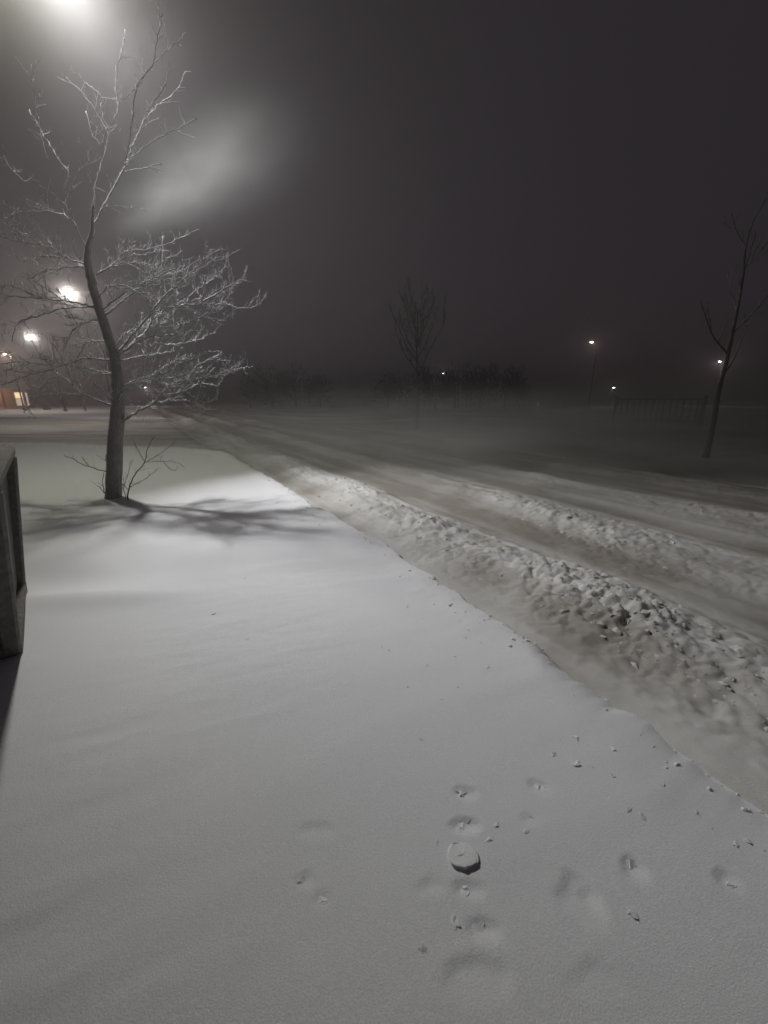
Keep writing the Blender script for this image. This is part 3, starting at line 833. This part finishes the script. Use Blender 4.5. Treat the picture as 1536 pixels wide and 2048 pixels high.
def street_lamp(head, base_off, label, lens, power, col, double=False, size=1.0, r=0.07, ground=None, light_r=0.12, name='street_lamp', group=None):
    """head: where the light is; base_off: where the pole stands relative to it"""
    gx_, gy_ = head.x + base_off[0], head.y + base_off[1]
    g = ground if ground is not None else 0.0
    t = thing(name, (gx_, gy_, g), label, 'street lamp', group)
    b = Vector((gx_, gy_, g)); top = Vector((gx_, gy_, head.z + 0.25))
    mb = MB(); mb.tube([b - Vector((0, 0, 0.2)), b + Vector((0, 0, 0.02)), (b + top) / 2, top], [r * 1.15, r * 1.1, r * 0.9, r * 0.7], 10)
    mb.build('pole', M['black_paint'], t, True)
    mb = MB(); mb.tube([b - Vector((0, 0, 0.1)), b + Vector((0, 0, 0.35)), b + Vector((0, 0, 0.36))], [r * 2.0, r * 1.9, r * 1.2], 10)
    mb.build('base', M['steel'], t, True)
    tw = Vector((0.78, 0.62, 0)) * 0.15       # twin heads sit side by side at the end of the arms
    heads = [head - tw, head + tw] if double else [head]
    for hd in heads:
        v = hd - b; v.z = 0; ang = math.atan2(v.y, v.x) if v.length > 1e-3 else 0
        if v.length > 0.05:
            mb = MB(); a0 = top - Vector((0, 0, 0.1)); a2 = hd + Vector((0, 0, 0.09)); a1 = (a0 + a2) / 2 + Vector((0, 0, 0.10))
            mb.tube(spline([a0, a1, a2], 5), r * 0.4, 8); mb.build('arm', M['black_paint'], t, True)
        lamp_head(hd, ang, t, lens, size)
        add_light('POINT', hd - Vector((0, 0, 0.12)), power / len(heads), col, light_r, t)
    return t

WHITE = (1.0, 0.94, 0.86)
# the near lamp at the top of the picture, reaching in on an arm from a pole by the street corner
HEAD = at_height(46, -185, 8.3)
t = thing('street_lamp', (HEAD.x - 4.4, HEAD.y + 0.6, 0), 'tall near street lamp glaring over the bare tree on its long arm', 'street lamp')
b = Vector(t.location); top = b + Vector((0, 0, 8.3))
mb = MB(); mb.tube([b - Vector((0, 0, 0.2)), b + Vector((0, 0, 4)), top], [0.11, 0.095, 0.07], 12); mb.build('pole', M['steel'], t, True)
mb = MB(); mb.tube([b - Vector((0, 0, 0.1)), b + Vector((0, 0, 0.4)), b + Vector((0, 0, 0.42))], [0.2, 0.19, 0.12], 12); mb.build('base', M['steel'], t, True)
mb = MB(); mb.tube(spline([top - Vector((0, 0, 0.15)), (top + HEAD) / 2 + Vector((0, 0, 0.28)), HEAD + Vector((0, 0, 0.08))], 6), 0.035, 8); mb.build('arm', M['steel'], t, True)
lamp_head(HEAD, math.atan2(-0.6, 4.4), t, M['lens_main'], 1.15)
add_light('SPOT', HEAD - Vector((0, 0, 0.10)), MAIN_LAMP_POWER, (0.97, 0.962, 1.0), 0.24, t, (0.5, 5.3, 0), 60, 1.0)
add_light('POINT', HEAD - Vector((0, 0, 0.14)), MAIN_LAMP_STRAY, (0.98, 1.0, 0.80), 0.15, t)

P1 = at_height(138, 585, 8.0)
street_lamp(P1, (1.1, 0.9), 'bright double-headed street lamp shining through the left branches of the bare tree', M['lens_white'], 1000, WHITE, True, 0.6, 0.09, 0.0)
P2 = at_height(62, 672, 8.0)
street_lamp(P2, (1.2, 0.9), 'double-headed street lamp further down, above the dark refuse bin', M['lens_white'], 1000, WHITE, True, 0.6, 0.09, 0.0)
P3 = at_height(10, 708, 7.0)
street_lamp(P3, (0.4, 0.3), 'small far street lamp beyond the house with the lit window', M['lens_warm'], 900, (1, .8, .62), False, 0.8, 0.08, 0.0)
P4 = at_height(291, 775, 3.4)
street_lamp(P4, (0.0, 0.3), 'low lamp glowing behind the bare tree at the road end', M['lens_white'], 300, WHITE, False, 0.7, 0.06, 0.0, name='post_lamp')
P5 = at_height(1184, 684, 8.0)
street_lamp(P5, (0.9, 0.4), 'pinkish street lamp high over the middle of the field, left of the railing', M['lens_warm'], 120, (1, .8, .66), False, 0.9, 0.035, 0.0)
P6 = at_height(1440, 723, 8.0)
street_lamp(P6, (0.9, 0.4), 'street lamp shining right beside the leaning field tree trunk', M['lens_white'], 350, (1, .88, .76), False, 1.25, 0.06, 0.0)
P7 = at_height(1227, 775, 3.2)
street_lamp(P7, (0.0, 0.4), 'low post lamp just above the left end of the railing', M['lens_white'], 70, (1, .9, .8), False, 0.9, 0.05, 0.0, name='post_lamp')
P8 = at_height(887, 747, 6.0)
street_lamp(P8, (0.5, 0.4), 'tiny street lamp shining in front of the dark clump of trees', M['lens_white'], 120, WHITE, False, 0.7, 0.05, 0.0)
P9 = at_height(1077, 806, 0.95)
t = street_lamp(P9, (0.0, 0.12), 'faint knee-high path light at the foot of the dark clump', M['lens_white'], 8, WHITE, False, 0.28, 0.05, 0.0, light_r=0.05, name='path_light')

# ------------------------------------------------------------------ house, shed and bins on the far left
def part(name, mat, parent, boxes, sm=False):
    mb = MB()
    for bx in boxes: mb.box(*bx)
    return mb.build(name, mat, parent, sm)
hp = on_ground(8, 815.5)
ha = math.atan2(-hp.x, hp.y) + 0.12
house = thing('house', (hp.x, hp.y, 0), 'low tan house with a lit window beside the far lamps', 'house')
def hl(x, y, z): return (hp.x + x * math.cos(ha) - y * math.sin(ha), hp.y + x * math.sin(ha) + y * math.cos(ha), z)
part('wall', M['siding'], house, [(hl(-2.2, 4.0, 1.45), (11, 8, 3.1), ha)])
mb = MB()
rf = [hl(-8.1, -0.6, 2.95), hl(3.7, -0.6, 2.95), hl(3.7, 8.6, 2.95), hl(-8.1, 8.6, 2.95), hl(-8.1, 4, 5.1), hl(3.7, 4, 5.1)]
mb.add(rf, [(0, 1, 5, 4), (2, 3, 4, 5), (1, 2, 5), (3, 0, 4), (3, 2, 1, 0)]); mb.build('roof', M['roof'], house)
wx_ = 2.15
w1 = part('window', M['trim'], house, [(hl(wx_ - .52, -.05, 1.35), (.1, .12, 2.1), ha), (hl(wx_ + .52, -.05, 1.35), (.1, .12, 2.1), ha), (hl(wx_, -.052, 2.44), (1.14, .12, .1), ha), (hl(wx_, -.052, .27), (1.14, .12, .1), ha), (hl(wx_, -.054, 1.42), (.94, .1, .12), ha)])
part('pane', M['pane_lit'], w1, [(hl(wx_, -.03, 1.93), (.92, .03, .9), ha)])
part('pane', M['pane_dim'], w1, [(hl(wx_, -.03, .84), (.92, .03, 1.02), ha)])
w2 = part('window', M['trim'], house, [(hl(2.97, -.05, 1.35), (.09, .12, 2.1), ha), (hl(3.27, -.05, 1.35), (.09, .12, 2.1), ha), (hl(3.12, -.052, 2.44), (.39, .12, .09), ha)])
part('pane', M['pane_dim'], w2, [(hl(3.12, -.03, 1.34), (.22, .03, 2.08), ha)])
part('porch_post', M['brown_door'], house, [(hl(0.0, -1.6, 1.3), (.22, .22, 2.9), ha)])
pl = part('porch_lamp', M['lens_warm'], house, [(hl(-0.9, -.3, 2.3), (.16, .16, .24), ha, .03)])
add_light('POINT', hl(-0.9, -.6, 2.3), 110, (1.0, 0.45, 0.22), 0.1, house)

sp = on_ground(121, 811)
shed = thing('shed', (sp.x, sp.y, 0), 'narrow red-brown shed standing past the lamp pole', 'shed')
sa = math.atan2(-sp.x, sp.y)
def sl(x, y, z): return (sp.x + x * math.cos(sa) - y * math.sin(sa), sp.y + x * math.sin(sa) + y * math.cos(sa), z)
for k in range(7):
    part('plank', M['brown_door'], shed, [(sl(-0.93 + k * 0.31, 0, 1.15), (0.295, 0.06, 2.5), sa, 0.01)])
part('wall', M['brown_door'], shed, [(sl(0, 0.93, 1.12), (2.1, 1.7, 2.4), sa)])
part('roof', M['roof'], shed, [(sl(0, 0.8, 2.45), (2.5, 2.3, 0.16), sa, 0.05)])
bp_ = on_ground(92, 819)
rb = thing('refuse_bin', (bp_.x, bp_.y, 0), 'dark upright refuse bin beside the far lamp pole', 'bin')
part('body', M['dark_steel'], rb, [((bp_.x, bp_.y, 0.5), (0.55, 0.6, 1.05), 0.6, 0.05)])
part('lid', M['dark_steel'], rb, [((bp_.x, bp_.y, 1.07), (0.62, 0.68, 0.08), 0.6, 0.03)])
part('wheel', M['dark_steel'], rb, [((bp_.x + 0.1, bp_.y + 0.33, 0.1), (0.5, 0.08, 0.2), 0.6, 0.03)])
# young bare trees by the side street
yt = on_ground(206, 842)
grow_tree((yt.x + 0.6, yt.y + 0.4, 0), 6.2, 2.2, 0.13, 31, 'dark young tree past the side street, hidden behind the bare tree trunk', 0.36, None, 'bare_tree', 9, 0.3, 1.4)
yt = on_ground(172, 822)
grow_tree((yt.x, yt.y, 0), 6.0, 1.8, 0.12, 33, 'faint bare tree standing past the shed in lamplight', 0.4, None, 'bare_tree', 9, 0.35, 1.8)

# ------------------------------------------------------------------ railing across the field
a0, a1 = on_ground(1226, 843), on_ground(1400, 847)
rail = thing('railing', tuple((a0 + a1) / 2), 'dark upright-barred railing standing in the field across the road', 'railing')
gz = lambda p: float(far_ground(np.array([p.x]), np.array([p.y]))[0])
ra = math.atan2(a1.y - a0.y, a1.x - a0.x); RL = (a1 - a0).length
tz = 1.62
for nm, zz, th in (('top_rail', tz - 0.12, 0.10), ('bottom_rail', 0.10, 0.08)):
    m_ = (a0 + a1) / 2; part(nm, M['wood'], rail, [((m_.x, m_.y, zz), (RL - 0.2, 0.07, th), ra)])
for k, f in enumerate((0.0, 1.0)):
    p = a0.lerp(a1, f); part('post', M['wood'], rail, [((p.x, p.y, tz / 2 - 0.05), (0.2, 0.2, tz + 0.3), ra, 0.02)])
rb_ = random.Random(4)
for k in range(1, 14):
    p = a0.lerp(a1, k / 14 + rb_.gauss(0, 0.006))
    part('bar', M['wood'], rail, [((p.x, p.y, 0.78 + rb_.gauss(0, .03)), (0.07 + 0.03 * rb_.random(), 0.05, 1.36), ra)])

# ------------------------------------------------------------------ litter bin at the left edge
cA, cB = on_ground(50, 1178), on_ground(40, 1306)        # far and near foot of its right side
BD = (cA - cB).length; BW, BH = 0.55, 1.22
ba = math.atan2(cA.y - cB.y, cA.x - cB.x) - R(90)
cx_ = (cA.x + cB.x) / 2 - BW / 2 * math.cos(ba); cy_ = (cA.y + cB.y) / 2 - BW / 2 * math.sin(ba)
lb = thing('litter_bin', (cx_, cy_, 0), 'concrete-framed litter bin with dark side panels on the near lawn', 'bin')
def bl(x, y, z): return (cx_ + x * math.cos(ba) - y * math.sin(ba), cy_ + x * math.sin(ba) + y * math.cos(ba), z)
for sx in (-1, 1):
    for sy in (-1, 1):
        part('corner_post', M['concrete'], lb, [(bl(sx * (BW / 2 - .04), sy * (BD / 2 - .04), BH / 2 - .08), (.085, .085, BH - .05), ba, .012)])
part('top', M['concrete'], lb, [(bl(0, 0, BH - 0.06), (BW - .004, BD - .004, .11), ba, .03)])
part('base', M['concrete'], lb, [(bl(0, 0, 0.0), (BW + .02, BD + .02, .16), ba, .02)])
for sx, sy in ((0, -1), (0, 1), (1, 0), (-1, 0)):
    part('side_panel', M['dark_panel'], lb, [(bl(sx * (BW / 2 - .055), sy * (BD / 2 - .055), BH / 2 - .03), (.03 if sx else BW - .15, .03 if sy else BD - .15, BH - .22), ba)])
part('snow_cap', M['snow'], lb, [(bl(-.03, 0, BH + 0.0), (BW - .14, BD - .14, .06), ba, .028)], True)
for o in [x_ for x_ in C.objects if x_.parent == lb]:        # the bin flares towards its top
    for v in o.data.vertices:
        k = 1.0 + 0.62 * max(0.0, v.co.z) / BH
        v.co.x = cx_ + (v.co.x - cx_) * k; v.co.y = cy_ + (v.co.y - cy_) * k

# ------------------------------------------------------------------ air: blowing snow, haze and added glow volumes
def haze_mat(name, density, g=0.55, col=(0.97, 0.90, 0.94)):
    m = bpy.data.materials.new(name); m.use_nodes = True
    n, l = m.node_tree.nodes, m.node_tree.links; n.clear()
    o = n.new('ShaderNodeOutputMaterial'); v = n.new('ShaderNodeVolumePrincipled')
    v.inputs['Color'].default_value = col + (1,); v.inputs['Density'].default_value = density
    v.inputs['Anisotropy'].default_value = g
    l.new(v.outputs[0], o.inputs['Volume'])
    m.cycles.volume_sampling = 'MULTIPLE_IMPORTANCE'
    m.cycles.homogeneous_volume = True
    return m
mb = MB(); mb.box((0, 60, 8.0), (760, 800, 19.0))
hz = mb.build('haze', haze_mat('snowy_air', HAZE_DENSITY)); tag(hz, 'thin haze of fine snow in the night air', 'haze', kind='stuff')

def plume_mat(name, density, g=0.3, scale=1.6, power=2.0):
    m = bpy.data.materials.new(name); m.use_nodes = True
    n, l = m.node_tree.nodes, m.node_tree.links; n.clear()
    o = n.new('ShaderNodeOutputMaterial'); v = n.new('ShaderNodeVolumePrincipled')
    v.inputs['Color'].default_value = (0.93, 0.95, 0.92, 1); v.inputs['Anisotropy'].default_value = g
    tc = n.new('ShaderNodeTexCoord'); ln = n.new('ShaderNodeVectorMath'); ln.operation = 'LENGTH'
    l.new(tc.outputs['Object'], ln.inputs[0])
    mr = n.new('ShaderNodeMapRange'); mr.inputs['From Min'].default_value = 1.0; mr.inputs['From Max'].default_value = 0.0
    l.new(ln.outputs['Value'], mr.inputs['Value'])
    pw = n.new('ShaderNodeMath'); pw.operation = 'POWER'; pw.inputs[1].default_value = power
    l.new(mr.outputs[0], pw.inputs[0])
    nz = n.new('ShaderNodeTexNoise'); nz.inputs['Scale'].default_value = scale; nz.inputs['Detail'].default_value = 2
    l.new(tc.outputs['Object'], nz.inputs['Vector'])
    nr = n.new('ShaderNodeMapRange'); nr.inputs['From Min'].default_value = 0.3; nr.inputs['From Max'].default_value = 0.7
    nr.inputs['To Max'].default_value = density; l.new(nz.outputs['Fac'], nr.inputs['Value'])
    mu = n.new('ShaderNodeMath'); mu.operation = 'MULTIPLY'; l.new(pw.outputs[0], mu.inputs[0]); l.new(nr.outputs[0], mu.inputs[1])
    l.new(mu.outputs[0], v.inputs['Density']); l.new(v.outputs[0], o.inputs['Volume'])
    m.cycles.volume_sampling = 'MULTIPLE_IMPORTANCE'
    return m
def plume(loc, scale, rot, density, label, g=0.3, noise=1.6, power=2.0):
    import bmesh
    bm = bmesh.new(); bmesh.ops.create_icosphere(bm, subdivisions=3, radius=1.0)
    me = bpy.data.meshes.new('snow_or_glow'); bm.to_mesh(me); bm.free()
    o = link('snow_or_glow', me, plume_mat('snow_or_glow', density, g, noise, power))
    o.location = loc; o.scale = scale; o.rotation_euler = rot
    return tag(o, label, 'blowing snow', kind='stuff')
plume(at_fwd(435, 332, 6.5), (1.95, 1.0, 0.8), (0, R(-20), 0), 0.52, 'pale smear added as a lit volume beside the crown of the bare tree', 0.3, 1.3, 2.3)  # pale lens smear imitated by an added scattering volume
plume(at_fwd(330, 392, 6.5), (1.5, 0.7, 0.46), (0, R(-24), 0), 0.5, 'thin tail of the added pale smear by the bare tree crown', 0.3, 1.3, 2.1)  # second added volume, draws the smear out to the lower left
plume(HEAD + Vector((0.0, -0.1, -0.1)), (3.4, 3.0, 3.2), (0, 0, 0), 0.09, 'added glow volume round the near street lamp', 0.4)  # denser air added here only to widen the lamp's glow
plume(P1, (1.4, 1.4, 1.3), (0, 0, 0), 0.2, 'added halo volume round the double-headed lamp behind the bare tree', 0.5)  # added scattering ball, stands in for bloom round the lamp
plume(P2, (1.7, 1.7, 1.6), (0, 0, 0), 0.2, 'added halo volume round the far double-headed lamp', 0.5)  # bloom of the farther lamp, also an added volume
gx2, gy2 = st_xy(3.6, 5.9)
plume((gx2, gy2, -0.05), (2.0, 1.5, 0.9), (0, 0, R(25)), 1.0, 'dense low gust of snow blowing across the wheel tracks', 0.3, 1.8)
gx2, gy2 = st_xy(1.0, 3.9)
plume((gx2, gy2, 0.10), (1.1, 0.8, 0.6), (0, 0, R(-30)), 0.8, 'low gust of snow blowing over the near end of the ploughed ridge', 0.3, 2.0)
gx2, gy2 = st_xy(9.0, 9.0)
plume((gx2, gy2, 0.3), (11.0, 7.5, 1.9), (0, 0, R(31)), 0.42, 'broad bank of drifting snow over the road and the near edge of the field', 0.0, 3.0, 1.3)
gx2, gy2 = st_xy(6.0, 20.0)
plume((gx2, gy2, 0.4), (16.0, 11.0, 2.6), (0, 0, R(31)), 0.20, 'broad bank of drifting snow over the dark field', 0.0, 3.0, 1.3)
